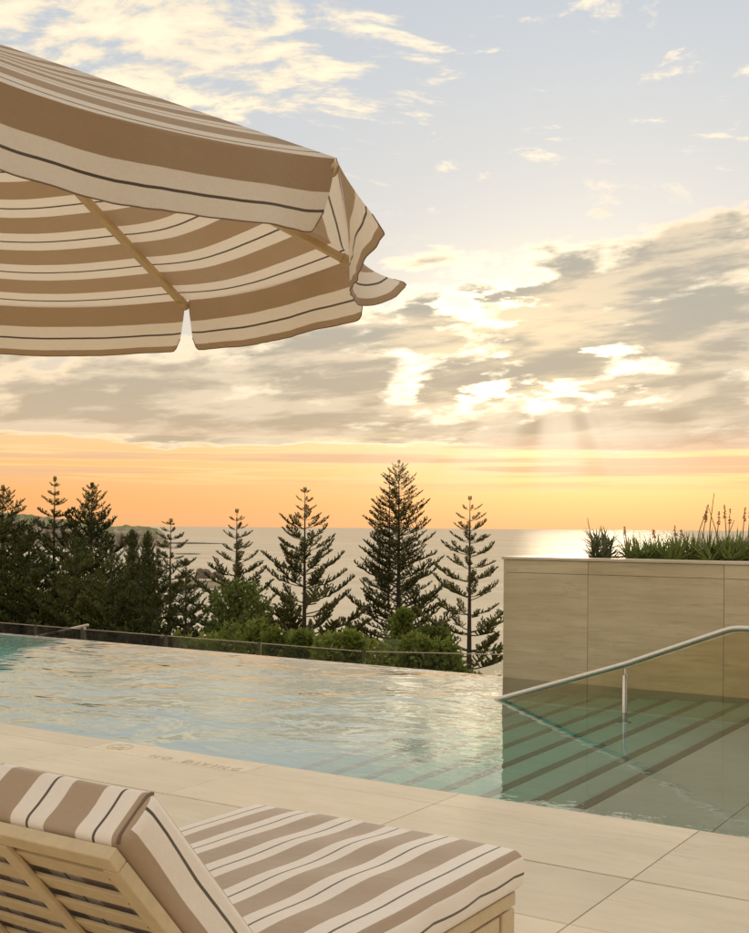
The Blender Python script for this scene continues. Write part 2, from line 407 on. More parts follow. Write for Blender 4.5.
def tube(name, path, rad, m, parent=None, n=10):
    V, F = tube_vf(path, rad, n); return mk(name, V, F, m, parent, True)
def empty(name, loc=(0, 0, 0), rz=0.0):
    o = bpy.data.objects.new(name, None); col.objects.link(o); o.location = loc; o.rotation_euler = (0, 0, rz); o.empty_display_size = .2; return o
def tag(o, label=None, cat=None, group=None, kind=None):
    if label: o['label'] = label
    if cat: o['category'] = cat
    if group: o['group'] = group
    if kind: o['kind'] = kind
    return o
def at(px, py, dist):
    """point seen at a photograph pixel, at a distance along the view direction"""
    return EYE + (FWD + rx * ((px - 374.5) / 1130) - up * ((py - 527.6) / 1130)) * dist
def at_z(px, py, z):
    d = at(px, py, 1) - EYE; return EYE + d * ((z - EYE.z) / d.z)

# ------------------------------------------------------------------ setting: sea, land
SEA = -20.0
me = bpy.data.meshes.new('sea')
S = 40000.0
tag(mk('sea', [(-S, -2000, SEA), (S, -2000, SEA), (S, S, SEA), (-S, S, SEA)], [(0, 1, 2, 3)], 'sea_water'), kind='structure')

prof = [(0, -1.62), (10.7, -1.62), (12, -1.7), (16, -3.0), (24, -6.6), (40, -11.5), (60, -14.0), (78, -16.5), (92, -19.5), (105, -23), (150, -30)]
def ground_z(x, y):
    d = y + .12 * abs(x + 20)
    for (a, za), (c, zc) in zip(prof, prof[1:]):
        if a <= d < c: return za + (zc - za) * (d - a) / (c - a)
    return prof[0][1] if d < 0 else prof[-1][1]
random.seed(4)
nx, ny = 60, 60; V = []; F = []
for j in range(ny + 1):
    for i in range(nx + 1):
        x = -110 + 190 * i / nx; y = 9.6 + 110 * (j / ny) ** 1.5
        V.append((x, y, ground_z(x, y) + (random.uniform(-.12, .12) if y > 13 else 0)))
for j in range(ny):
    for i in range(nx):
        a = j * (nx + 1) + i; F.append((a, a + 1, a + nx + 2, a + nx + 1))
tag(mk('garden_ground', V, F, 'garden_ground', smooth=True), kind='structure')

# far headland: ridge traced in azimuth, standing at its own distance
rng = np.random.default_rng(7)
hp = [(-420, 498), (-260, 503), (-120, 507), (0, 512), (30, 515), (60, 519), (100, 523.5), (112, 526), (135, 526.2), (150, 527.3), (160, 529.5), (166, 534), (169, 544)]
cols_ = 150; rows_ = 12; V = []; F = []
for i in range(cols_ + 1):
    px = -420 + 589 * i / cols_
    k = max(0, next((q for q in range(len(hp) - 1) if hp[q + 1][0] >= px), len(hp) - 2))
    t = (px - hp[k][0]) / (hp[k + 1][0] - hp[k][0]); py = hp[k][1] + (hp[k + 1][1] - hp[k][1]) * t
    D0 = 1150 + 30 * math.sin(px * .11) + 14 * math.sin(px * .43)
    topz = at(px, py, D0 + 130).z + rng.normal(0, .35)
    for j in range(rows_ + 1):
        f = j / rows_
        dd = D0 + (0 if f < .02 else 20 * f if f < .5 else 10 + (f - .5) * 240)
        zz = SEA - 1 + (topz * .66 + SEA * .34 - SEA + 1) * min(1, f / .5) ** .7 if f < .5 else (topz * .66 + SEA * .34) + (topz - topz * .66 - SEA * .34) * math.sin((f - .5) * math.pi)
        p = at(px, 527.6, dd); jit = rng.normal(0, 2.0) if 0 < f < .5 else 0
        V.append((p.x + FWD.x * jit, p.y + FWD.y * jit, zz + (rng.normal(0, .5) if f > 0 else 0)))
for i in range(cols_):
    for j in range(rows_):
        a = i * (rows_ + 1) + j; F.append((a, a + rows_ + 1, a + rows_ + 2, a + 1))
tag(mk('headland', V, F, 'headland_ground', smooth=False), kind='structure')

def rock(name, px, py, dist, wid, dep, hgt, seed, label, mname='rock_face', sub=3, group=None):
    rg = np.random.default_rng(seed)
    bm = bmesh.new(); bmesh.ops.create_icosphere(bm, subdivisions=sub, radius=1)
    ks = rg.normal(0, 1, (7, 3)) * 2.2; ph = rg.uniform(0, 6, 7)
    for v in bm.verts:
        d = sum(math.sin(float(ks[i] @ np.array(v.co)) + ph[i]) for i in range(7)) * .09
        v.co = v.co * (1 + d); v.co.z = max(v.co.z, -.35)
        v.co = Vector((v.co.x * wid, v.co.y * dep, v.co.z * hgt))
    me = bpy.data.meshes.new(name); bm.to_mesh(me); bm.free()
    o = link(name, me, mname); p = at(px, py, dist); o.location = (p.x, p.y, SEA + .1); o.rotation_euler = (0, 0, YAW + rg.uniform(-.3, .3))
    return tag(o, label, 'rock', group)
rock('sea_rock', 203, 580, 463, 3.9, 3.2, 3.4, 3, 'tall rounded sea rock off the beach behind the slender pine')
rock('sea_rock', 216, 580, 470, 3.2, 2.6, 2.2, 9, 'lower lumpy sea rock just beside the tall rounded one')
rock('rock_shelf', 192, 545, 1380, 44, 12, 1.6, 5, 'long flat rock shelf low in the sea past the headland', sub=4)
rock('rock_shelf', 186, 556, 860, 9, 4, .7, 12, 'small flat reef of rock in the sea below the long shelf')
rock('beach_spit', 214, 588, 395, 17, 5, 2.4, 15, 'low dark spit of land at the waterline behind the bushy tree', 'headland_ground', 4)

# ------------------------------------------------------------------ setting: deck, pool
V0, VF = 4.961, 9.25           # near and far pool edge
deck = box('pool_deck', (-32, -14, -1.6), (9, V0 - .012, -.030), 'joint'); tag(deck, kind='structure')
PU, PV, C0 = 1.2013, .587, 4.71
U0 = -1.521
rows = [(C0, V0)]; v = C0
while v > -1.2: rows.append((v - PV, v)); v -= PV
tm = {}
for r_, (va_, vb_) in enumerate(rows):
    for i in range(-12, 4):
        ua, ub = U0 + i * PU, U0 + (i + 1) * PU
        key = 'c' if r_ == 0 else 't'
        if key not in tm:
            tm[key] = box_me('deck_tile', PU - .0045, vb_ - va_ - .0045, .03, .0015, 1)
        o = link('coping_stone' if r_ == 0 else 'deck_tile', tm[key], 'paving', deck)
        o.location = ((ua + ub) / 2, (va_ + vb_) / 2 - (.004 if r_ >= 2 else 0), .0)
        o.location.z = random.uniform(-.0007, .0007); o.rotation_euler = (random.uniform(-.0006, .0006), random.uniform(-.0006, .0006), 0)
        o.matrix_parent_inverse = deck.matrix_world.inverted()
# parent transforms: keep world placement
bpy.context.view_layer.update()
for ch in deck.children: ch.matrix_parent_inverse = Matrix.Translation(-deck.location)

WZ = -.020
# basin: near wall, far weir, floor, left wall, right landing
def structure(o): return tag(o, kind='structure')
PL, PR = -26.0, 1.6
bas = empty('pool_basin', (0, 0, 0)); tag(bas, kind='structure')
box('basin_floor', (PL - .3, V0 - .3, -1.62), (PR, VF - .17, -.98), 'pool_plaster', bas)
box('basin_wall', (PL - .3, V0 - .012, -1.32), (PR, V0 + .015, -.034), 'step_stone', bas)
box('weir_wall', (PL - .3, VF - .16, -1.32), (-4.62, VF - .012, -.036), 'pool_plaster', bas)
box('weir_face', (PL - .3, VF + .03, -1.62), (-4.66, VF + .2, -.10), 'concrete', bas)
box('basin_wall', (PL - .3, V0, -1.32), (PL, VF - .17, -.01), 'step_stone', bas)
# water as one closed body reaching into the basin's walls
X0, X1, Y0, Y1, Z0 = PL - .1, PR + .1, V0 - .006, VF, -1.05
V = [(X0, Y0, Z0), (X1, Y0, Z0), (X1, Y1, Z0), (X0, Y1, Z0), (X0, Y0, WZ), (X1, Y0, WZ), (X1, Y1, WZ), (X0, Y1, WZ)]
F = [(3, 2, 1, 0), (4, 5, 6, 7), (0, 1, 5, 4), (1, 2, 6, 5), (2, 3, 7, 6), (3, 0, 4, 7)]
tag(mk('pool_water', V, F, 'pool_water'), kind='structure')
# steps
steps = empty('pool_steps', (-2.2, 7.0, 0)); tag(steps, 'pale stone pool steps with dark nosing strips going down under the water', 'steps')
su = [-2.205, -2.485, -2.80, -3.10, -3.40, -3.72, -4.02, -4.32]
def kid(o, parent):
    o.parent = parent; o.matrix_parent_inverse = Matrix.Translation(-Vector(parent.location)); return o
for i, u in enumerate(su):
    z = WZ - .10 * (i + 1); ur = su[i - 1] if i else None
    if i == 0:
        for a_, c_ in ((u + .055, -1.521 - .002), (-1.521 + .002, -.32 - .002), (-.32 + .002, PR)):
            kid(box('landing_slab', (a_, V0 - .0 + .016, -1.31), (c_, 9.195, z), 'step_stone', None, .002, 1), steps)
    else:
        kid(box('tread', (u + .055, V0 + .016, -1.31), (ur - .015, 9.195, z), 'step_stone', None, .002, 1), steps)
    kid(box('nosing_strip', (u - .012, V0 + .016, -1.31), (u + .053, 9.195, z + .001), 'nosing_stone', None, .002, 1), steps)

# terrace below the weir
tag(box('lower_terrace', (-34, VF + .21, -2.6), (12, 10.95, -1.45), 'concrete'), kind='structure')
# ------------------------------------------------------------------ planter wall
wall = empty('planter_wall', (-2.0, 9.6, 0)); tag(wall, 'long travertine planter wall standing at the end of the pool', 'planter wall')
WV = 9.2; WU0, WU1 = -4.62, 3.0
kid(box('wall_core', (WU0 + .02, WV + .025, -1.6), (WU1, 10.9, 1.0), 'joint', None), wall)
seams = [WU0] + [-3.806 + 1.17 * i for i in range(0, 7)]; seams[-1] = WU1
for a_, c_ in zip(seams, seams[1:]):
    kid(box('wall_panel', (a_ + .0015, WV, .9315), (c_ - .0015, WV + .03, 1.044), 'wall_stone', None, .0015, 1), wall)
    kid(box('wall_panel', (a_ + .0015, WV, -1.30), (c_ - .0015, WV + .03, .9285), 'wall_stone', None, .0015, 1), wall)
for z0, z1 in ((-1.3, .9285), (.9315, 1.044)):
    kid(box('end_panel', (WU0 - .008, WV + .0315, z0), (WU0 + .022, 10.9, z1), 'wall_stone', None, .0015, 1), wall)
kid(box('cap_stone', (WU0 - .015, WV - .012, 1.046), (WU1, WV + .26, 1.071), 'cap_stone', None, .004, 2), wall)
kid(box('cap_stone', (WU0 - .015, WV + .262, 1.046), (WU0 + .62, 10.92, 1.070), 'cap_stone', None, .004, 2), wall)
kid(box('cap_stone', (WU0 + .622, 10.65, 1.046), (WU1, 10.92, 1.071), 'cap_stone', None, .004, 2), wall)
# soil surface
V = []; F = []; nx, ny = 60, 10
for j in range(ny + 1):
    for i in range(nx + 1):
        V.append((WU0 + .61 + (WU1 - WU0 - .61) * i / nx, WV + .25 + 1.41 * j / ny, 1.03 + random.uniform(-.015, .02)))
for j in range(ny):
    for i in range(nx):
        a_ = j * (nx + 1) + i; F.append((a_, a_ + 1, a_ + nx + 2, a_ + nx + 1))
kid(mk('soil', V, F, 'soil', None, True), wall)

# ------------------------------------------------------------------ handrail with glass
rail = empty('handrail', (-3.0, 7.969, 0)); tag(rail, 'stainless steel handrail with glass infill descending into the pool', 'handrail')
rv = 7.969
pts = [(-4.12, rv, -.06), (-4.0, rv, -.005), (-3.002, rv, .333), (-2.28, rv, .618), (-2.235, rv, .633), (-2.19, rv, .641), (-2.12, rv, .643), (-1.4, rv, .643), (-.6, rv, .643)]
kid(tube('rail', pts, .0215, 'steel', None, 16), rail)
for pu, pz in ((-3.002, .255), (-1.30, .56), (-.62, .56)):
    kid(tube('post', [(pu, rv - .019, -.45 if pu < -2.5 else -.12), (pu, rv - .019, pz)], .0135, 'steel', None, 12), rail)
    kid(tube('post', [(pu, rv + .019, -.45 if pu < -2.5 else -.12), (pu, rv + .019, pz)], .0135, 'steel', None, 12), rail)
    kid(tube('spigot', [(pu, rv, pz - .08), (pu, rv, pz + .07)], .006, 'steel', None, 8), rail)
    kid(tube('base_plate', [(pu, rv, (-.42 if pu < -2.5 else -.12)), (pu, rv, (-.408 if pu < -2.5 else -.108))], .05, 'steel', None, 20), rail)
def prism(name, pts_, v_, th, m, parent):
    n = len(pts_); V = [(p[0], v_ - th / 2, p[1]) for p in pts_] + [(p[0], v_ + th / 2, p[1]) for p in pts_]
    F = [tuple(range(n)), tuple(range(2 * n - 1, n - 1, -1))] + [(i, i + n, (i + 1) % n + n, (i + 1) % n) for i in range(n)]
    return kid(mk(name, V, F, m), parent)
prism('glass_pane', [(-3.94, -.012), (-3.0, -.012), (-3.0, .305), (-3.6, .10)], rv, .010, 'rail_glass', rail)
prism('glass_pane', [(-2.985, -.012), (-1.31, -.012), (-1.31, .615), (-2.19, .615), (-2.985, .308)], rv, .010, 'rail_glass', rail)
prism('glass_pane', [(-1.29, -.012), (-.63, -.012), (-.63, .615), (-1.29, .615)], rv, .010, 'rail_glass', rail)

# ------------------------------------------------------------------ parasol
FABRIC_F = .261 * .171       # stripe coordinate at the fold: the brown band begins just below it
ZR = 2.195; PC = Vector((-2.83, 2.009, 0)); PRR = 1.2877; A0 = R(53.8); RISE = .555
par = empty('parasol', PC); tag(par, 'striped beige and cream octagonal parasol above the lounger', 'parasol')
par_inv = Matrix.Translation(-PC)
def pk(o, parent=par):
    o.parent = parent
    if parent is par: o.matrix_parent_inverse = par_inv
    return o
apex = Vector((PC.x, PC.y, ZR + RISE))
corner = [Vector((PC.x + PRR * math.cos(A0 + k * math.pi / 4), PC.y + PRR * math.sin(A0 + k * math.pi / 4), ZR)) for k in range(8)]
apo = PRR * math.cos(math.pi / 8); slope = math.hypot(apo, RISE)
rs = random.Random(11)
for k in range(8):
    a_, c_ = corner[k], corner[(k + 1) % 8]
    nrm = (a_ + c_) / 2 - PC; nrm.z = 0; nrm.normalize()
    es = .055 if k == 6 else .022
    def edge_sag(s, k=k, es=es):
        return es * (math.sin(math.pi * s ** (.62 if k == 6 else 1)) ** .8 if 0 < s < 1 else 0)
    # canopy panel
    NS, NT = 20, 26; V = []; F = []; S_ = []
    for j in range(NT + 1):
        t = j / NT * .985
        for i in range(NS + 1):
            s = i / NS
            e = a_.lerp(c_, s); p = e.lerp(apex, t)
            sag = -.022 * math.sin(math.pi * s) * math.sin(math.pi * min(1, .12 + t * .9)) ** 1 * (1 - t) ** .5
            sag -= edge_sag(s) * (1 - t) ** (7 if k == 6 else 3)
            V.append(p + Vector((0, 0, sag + .012)))
            S_.append((FABRIC_F - t * slope + .004 * math.sin(s * 7 + k) * (1 - t), s * .98))
    for j in range(NT):
        for i in range(NS):
            q = j * (NS + 1) + i; F.append((q, q + 1, q + NS + 2, q + NS + 1))
    uv = [S_[vi] for f in F for vi in f]
    pk(mk('canopy_panel', V, F, 'canopy_fabric', None, True, uv))
    # hanging valance flap
    NS, NT = 56, 12; V = []; F = []; S_ = []
    ph = rs.uniform(0, 6); hh = .173 if k == 6 else .194
    for j in range(NT + 1):
        t = j / NT
        for i in range(NS + 1):
            s = i / NS
            inset = .012 + .05 * t ** 2.2 * 0.0
            ss = s
            # rounded lower corners
            cr = .045; edge = min(s, 1 - s) * .9856
            lim = hh if edge > cr else hh - cr + math.sqrt(max(0, cr * cr - (cr - edge) ** 2))
            lim = min(lim, hh)
            e = a_.lerp(c_, .008 + .984 * ss)
            down = t * lim
            w_ = (down / hh)
            off = .010 * w_ * math.sin(s * 9 + ph) + .005 * w_ * math.sin(s * 23 + ph * 2) + .0022 * w_ ** 2 * math.sin(s * 71 + ph * 3 + 2 * math.sin(s * 13))
            out_ = .02 * w_
            side = 0.0
            if k == 7:      # corner[7] (nearest) -> corner[0]: lifted by the wind at both ends
                out_ = w_ ** 1.15 * (.125 * math.exp(-(s / .33) ** 2) + .185 * math.exp(-((1 - s) / .22) ** 2) - .012)
            elif k == 6:    # the flap facing the lounger
                out_ = .012 * w_ - .035 * w_ ** 2 * math.exp(-((1 - s) / .16) ** 2)
            elif k == 0:
                out_ = .02 * w_ + .03 * w_ * math.exp(-(s / .14) ** 2)
                side = .018 * w_ * math.exp(-(s / .1) ** 2)
            z = -math.sqrt(max(1e-9, down ** 2 - min(out_, down * .95) ** 2)) if out_ > 0 else -down
            p = e + nrm * (out_ + off) + Vector((0, 0, z + .011 - edge_sag(.008 + .984 * ss)))
            p += (c_ - a_).normalized() * (-side)
            if s < .06 or s > .94:      # flaps narrow a little towards the hem, leaving a slit at the rib
                p += (c_ - a_).normalized() * ((1 if s < .5 else -1) * .030 * w_ ** 1.4 * (1 - edge / .06 if edge < .06 else 0))
            V.append(p); S_.append((FABRIC_F + down, s * .98))
    for j in range(NT):
        for i in range(NS):
            q = j * (NS + 1) + i; F.append((q + NS + 1, q + NS + 2, q + 1, q))
    uv = [S_[vi] for f in F for vi in f]
    fl = pk(mk('valance', V, F, 'canopy_fabric', None, True, uv))
    hem = [V[NT * (NS + 1) + i] for i in range(NS + 1)]
    h = tube('hem', hem, .0016, 'piping_brown', None, 5); h.parent = fl; h.matrix_parent_inverse = Matrix.Identity(4)
    # rib
    rdir = (corner[k] - apex).normalized(); r0 = apex + rdir * .10 + Vector((0, 0, -.035)); r1 = corner[k] + Vector((0, 0, -.018)) - rdir * .012
    sidev = rdir.cross(Vector((0, 0, 1))).normalized(); upv = sidev.cross(rdir).normalized()
    V = [r + sidev * (sx * .0145) + upv * (sz * .011) for r in (r0, r1) for sx, sz in ((-1, -1), (1, -1), (1, 1), (-1, 1))]
    F = [(0, 1, 5, 4), (1, 2, 6, 5), (2, 3, 7, 6), (3, 0, 4, 7), (3, 2, 1, 0), (4, 5, 6, 7)]
    rb = pk(mk('rib', V, F, 'rib_paint'))
    md = rb.modifiers.new('soft', 'BEVEL'); md.width = .003; md.segments = 2
    ecap = tube('rib_cap', [r1 - rdir * .045, r1 + rdir * .006], .018, 'rib_paint', None, 10); ecap.parent = rb
    # strut
    m_ = apex + rdir * .34 + Vector((0, 0, -.045))
    pk(tube('strut', [m_, Vector((PC.x, PC.y, ZR + .16)) + Vector((rdir.x, rdir.y, 0)).normalized() * .05], .010, 'rib_paint', None, 8))
pk(tube('pole', [(PC.x, PC.y, .05), (PC.x, PC.y, ZR + RISE - .02)], .026, 'rib_paint', None, 20))
pk(tube('hub', [(PC.x, PC.y, ZR + .12), (PC.x, PC.y, ZR + .20)], .06, 'rib_paint', None, 20))
pk(tube('crown_hub', [(PC.x, PC.y, ZR + RISE - .10), (PC.x, PC.y, ZR + RISE - .01)], .11, 'rib_paint', None, 20))
pk(tube('finial', [(PC.x, PC.y, ZR + RISE), (PC.x, PC.y, ZR + RISE + .03), (PC.x, PC.y, ZR + RISE + .07)], [.035, .04, .012], 'rib_paint', None, 16))
pk(tube('base', [(PC.x, PC.y, .001), (PC.x, PC.y, .045), (PC.x, PC.y, .055)], [.29, .29, .26], 'frame_paint', None, 40))
pk(tube('base_sleeve', [(PC.x, PC.y, .05), (PC.x, PC.y, .33)], .036, 'frame_paint', None, 20))

# ------------------------------------------------------------------ sun lounger
LU0, LU1 = -2.39, -1.40; LC = (LU0 + LU1) / 2
lou = empty('sun_lounger', (LC, 2.2, 0)); tag(lou, 'sun lounger with striped cushions facing the pool', 'sun lounger')
linv = Matrix.Translation(-Vector(lou.location))
def lk(o, parent=None):
    if parent is None: o.parent = lou; o.matrix_parent_inverse = linv
    else: o.parent = parent
    return o
def cushion(name, W_, L_, T_, r_, topfun, sidefun, frame, seed=1, crown=.012):
    """rounded box: x across [-W/2, W/2], y along [0, L], z thickness [0, T]; stripe coordinate per face"""
    def axis(n, Lx, rr):
        a = [0, rr * .25, rr * .5, rr * .75, rr]
        mid = list(np.linspace(rr, Lx - rr, n))[1:-1]
        return np.array(a + mid + [Lx - q for q in reversed(a)])
    ax = axis(24, W_, r_) - W_ / 2; ay = axis(30, L_, r_); az_ = axis(4, T_, r_)
    V = []; F = []; UV = []
    rg = np.random.default_rng(seed); ks = rg.normal(0, 6, (6, 2)); ph = rg.uniform(0, 6, 6)
    def wob(x, y): return sum(math.sin(ks[i][0] * x + ks[i][1] * y + ph[i]) for i in range(6)) * .0020
    def place(x, y, z):
        ix = min(max(x, -W_ / 2 + r_), W_ / 2 - r_); iy = min(max(y, r_), L_ - r_); iz = min(max(z, r_), T_ - r_)
        d = Vector((x - ix, y - iy, z - iz)); p = Vector((ix, iy, iz))
        if d.length > 1e-9: p = p + d.normalized() * r_
        cxx = 1 - (2 * x / W_) ** 4; cyy = 1 - (2 * y / L_ - 1) ** 6
        if z > T_ * .6: p.z += crown * max(0, cxx) * max(0, cyy) + wob(x, y) * max(0, cxx)
        # fabric pulled a little on the sides
        czz = math.sin(math.pi * z / T_)
        if abs(x) > W_ / 2 - r_ * .5: p.x += math.copysign((.006 + 3 * wob(y, .3)) * czz, x)
        if y < r_ * .5: p.y -= (.006 + 2 * wob(x, .7)) * czz
        if y > L_ - r_ * .5: p.y += (.006 + 2 * wob(x, .2)) * czz
        return p
    def grid(A, B_, fn, uvf, flip):
        base = len(V)
        for q in B_:
            for p in A: V.append(frame(place(*fn(p, q))))
        n = len(A)
        for j in range(len(B_) - 1):
            for i in range(n - 1):
                f = [base + j * n + i, base + j * n + i + 1, base + (j + 1) * n + i + 1, base + (j + 1) * n + i]
                uu = [uvf(*fn(A[i], B_[j])), uvf(*fn(A[i + 1], B_[j])), uvf(*fn(A[i + 1], B_[j + 1])), uvf(*fn(A[i], B_[j + 1]))]
                if flip: f.reverse(); uu.reverse()
                F.append(f); UV.extend(uu)
    tf = lambda x, y, z: (topfun(x), y); ef = lambda x, y, z: (topfun(x), z)
    sf = lambda x, y, z: (sidefun(z), y)
    grid(ax, ay, lambda p, q: (p, q, T_), tf, False); grid(ax, ay, lambda p, q: (p, q, 0.0), tf, True)
    grid(ax, az_, lambda p, q: (p, 0.0, q), ef, False); grid(ax, az_, lambda p, q: (p, L_, q), ef, True)
    grid(ay, az_, lambda p, q: (W_ / 2, p, q), sf, False); grid(ay, az_, lambda p, q: (-W_ / 2, p, q), sf, True)
    me = bpy.data.meshes.new(name); me.from_pydata([tuple(v) for v in V], [], F)
    l = me.uv_layers.new(name='UVMap'); l.data.foreach_set('uv', np.array(UV, np.float32).ravel())
    bm = bmesh.new(); bm.from_mesh(me); bmesh.ops.remove_doubles(bm, verts=bm.verts, dist=1e-5); bm.to_mesh(me); bm.free()
    me.update()
    return lk(link(name, me, 'cushion_fabric', None, True))
LW = LU1 - LU0
xs = lambda x: (x + LC + 1.467)                # a dark line runs at x = -1.467 and every 0.171 beside it
# seat cushion
SEATZ = .41; ST = .112
seat_frame = lambda p: Vector((LC + p.x, 1.70 + p.y, SEATZ - ST + p.z))
seat = cushion('seat_cushion', LW, 2.935 - 1.70, ST, .026, xs, lambda z: (z - (ST - .062)) * .95, seat_frame, 3, .010)
# back cushion: hinge line up to the head end
BA = R(49.6); av = Vector((0, math.cos(BA), -math.sin(BA))); nv = Vector((0, math.sin(BA), math.cos(BA)))
Tp = Vector((0, 1.445, .867)); BT = .118
back_frame_fn = lambda p: Vector((LC + p.x, 0, 0)) + Tp + av * p.y + nv * (p.z - BT)
back = cushion('back_cushion', LW, .66, BT, .022, xs, lambda z: (z - (BT - .040)), back_frame_fn, 8, .012)
# piping round both sides of the back cushion
for sgn in (-1, 1):
    xx = sgn * (LW / 2 - .002); q = []; rr = .022; Lq = .66; Tq = BT
    for cy_, cz_, a0_ in ((rr, Tq - rr, 180), (rr, rr, 270)):
        pass
    loop = []
    for (cy_, cz_, st_) in ((rr, Tq - rr, 128), (rr, rr, 180)):
        for d_ in (0, 17, 34, 51):
            a_ = R(st_ + d_); loop.append((cy_ + rr * math.cos(a_), cz_ + rr * math.sin(a_)))
    o = tube('piping', [back_frame_fn(Vector((xx - sgn * .0055, y_ + .002, z_))) for y_, z_ in loop], .0034, 'piping_brown', None, 6)
    o.parent = back
# frame under the seat
def lbox(name, lo, hi, bev=.004): return lk(box(name, lo, hi, 'frame_paint', None, bev, 2))
sr = .255
lbox('side_rail', (LU1 - .060, 1.30, sr), (LU1 - .016, 2.912, sr + .040)); lbox('side_rail', (LU0 + .016, 1.30, sr), (LU0 + .060, 2.912, sr + .040))
lbox('end_rail', (LU0 + .062, 2.868, sr), (LU1 - .062, 2.912, sr + .039)); lbox('end_rail', (LU0 + .062, 1.30, sr), (LU1 - .062, 1.344, sr + .039))
lbox('apron', (LU1 - .052, 1.40, .150), (LU1 - .022, 2.825, sr - .010)); lbox('apron', (LU0 + .022, 1.40, .150), (LU0 + .052, 2.825, sr - .010))
lbox('apron', (LU0 + .075, 2.872, .150), (LU1 - .075, 2.902, sr - .010))
for x0 in (LU0 + .016, LU1 - .078):
    for y0 in (1.31, 2.83): lbox('leg', (x0, y0, .0), (x0 + .062, y0 + .076, sr - .006))
for i in range(9): lbox('seat_slat', (LU0 + .061, 1.80 + i * .115, sr + .012), (LU1 - .061, 1.885 + i * .115, sr + .034), .003)
# backrest frame, in the plane behind the cushion
bfr = empty('backrest_frame', (0, 0, 0)); bfr.parent = lou; bfr.matrix_parent_inverse = linv
rotm = Matrix.Rotation(-BA, 4, 'X')
def bbox(name, x0, x1, y0, y1, n0, n1, bev=.003, tilt=0.0):
    """box in backrest coordinates: x across, y down the slope, n towards the sitter (0 = back of cushion)"""
    me = box_me(name, x1 - x0, y1 - y0, n1 - n0, bev, 2)
    o = link(name, me, 'frame_paint', bfr)
    c = Tp - nv * BT + av * ((y0 + y1) / 2) + nv * n1; c.x = (x0 + x1) / 2
    o.matrix_parent_inverse = Matrix.Identity(4)
    o.matrix_local = Matrix.Translation(c) @ rotm @ Matrix.Rotation(R(tilt), 4, 'X')
    return o
XR, XL = LU1 - .004, LU0 + .004
bbox('top_rail', XL, XR, .008, .046, -.028, -.002)
bbox('stile', XR - .042, XR, .0475, .70, -.028, -.002); bbox('stile', XL, XL + .042, .0475, .70, -.028, -.002)
for sx in (-.285, -.605): bbox('stile', XR - .023 + sx - .020, XR - .023 + sx + .020, .0475, .66, -.030, -.019)
bbox('bottom_rail', XL + .054, XR - .054, .66, .70, -.040, -.006)
for i in range(8):
    y0 = .070 + i * .073
    o = bbox('slat', XL + .043, XR - .043, y0, y0 + .049, -.018, -.010, .0015, 7)
    for xq in (XR - .308, XR - .628, XR - .060, XL + .060):
        sc_ = tube('screw', [(xq - o.location.x, 0, -.0088), (xq - o.location.x, 0, -.0072)], .0035, 'fence_metal', None, 8); sc_.parent = o

# prop stay holding the backrest up
for x0 in (XR - .09, XL + .07):
    lk(tube('stay', [Tp - nv * (BT + .03) + av * .30 + Vector((x0, 0, 0)), Vector((x0, 1.42, sr + .02))], .010, 'steel', None, 8))

# ------------------------------------------------------------------ engraved pool marking on the coping
mark = empty('pool_marking', (-4.55, 4.84, 0)); tag(mark, 'faint engraved round symbol and lettering on the stone pool edge', 'marking')
def ring(name, cx_, cy_, r0, r1, z, m, a0_=0, a1_=360, n=40):
    V = []; F = []
    for i in range(n + 1):
        a_ = R(a0_ + (a1_ - a0_) * i / n)
        V += [(cx_ + r0 * math.cos(a_), cy_ + r0 * math.sin(a_), z), (cx_ + r1 * math.cos(a_), cy_ + r1 * math.sin(a_), z)]
    for i in range(n): F.append((2 * i, 2 * i + 1, 2 * i + 3, 2 * i + 2))
    return mk(name, V, F, m)
pm = at_z(120, 747, 0)
kid(ring('symbol_ring', pm.x, pm.y, .072, .079, .0022, 'engraving'), mark)
kid(ring('symbol_arc', pm.x - .01, pm.y, .030, .044, .0022, 'engraving', 200, 380), mark)
a_, c_ = Vector((pm.x - .058, pm.y + .058, .003)), Vector((pm.x + .058, pm.y - .058, .003))
pd = Vector((.004, .004, 0))
kid(mk('symbol_bar', [a_ - pd, c_ - pd, c_ + pd, a_ + pd], [(0, 1, 2, 3)], 'engraving'), mark)
tl = at_z(150, 756, 0); cur = tl.x
for chx in 'NO DIVING':
    if chx == ' ': cur += .07; continue
    fc = bpy.data.curves.new('letter', 'FONT'); fc.body = chx; fc.size = .085
    fo = bpy.data.objects.new('letter_source', fc); col.objects.link(fo)
    dg = bpy.context.evaluated_depsgraph_get(); me = bpy.data.meshes.new_from_object(fo.evaluated_get(dg)); bpy.data.objects.remove(fo)
    o = link('letter', me, 'engraving'); o.location = (cur, tl.y - .02, .0024); kid(o, mark)
    cur += max(v_.co.x for v_ in me.vertices) + .030

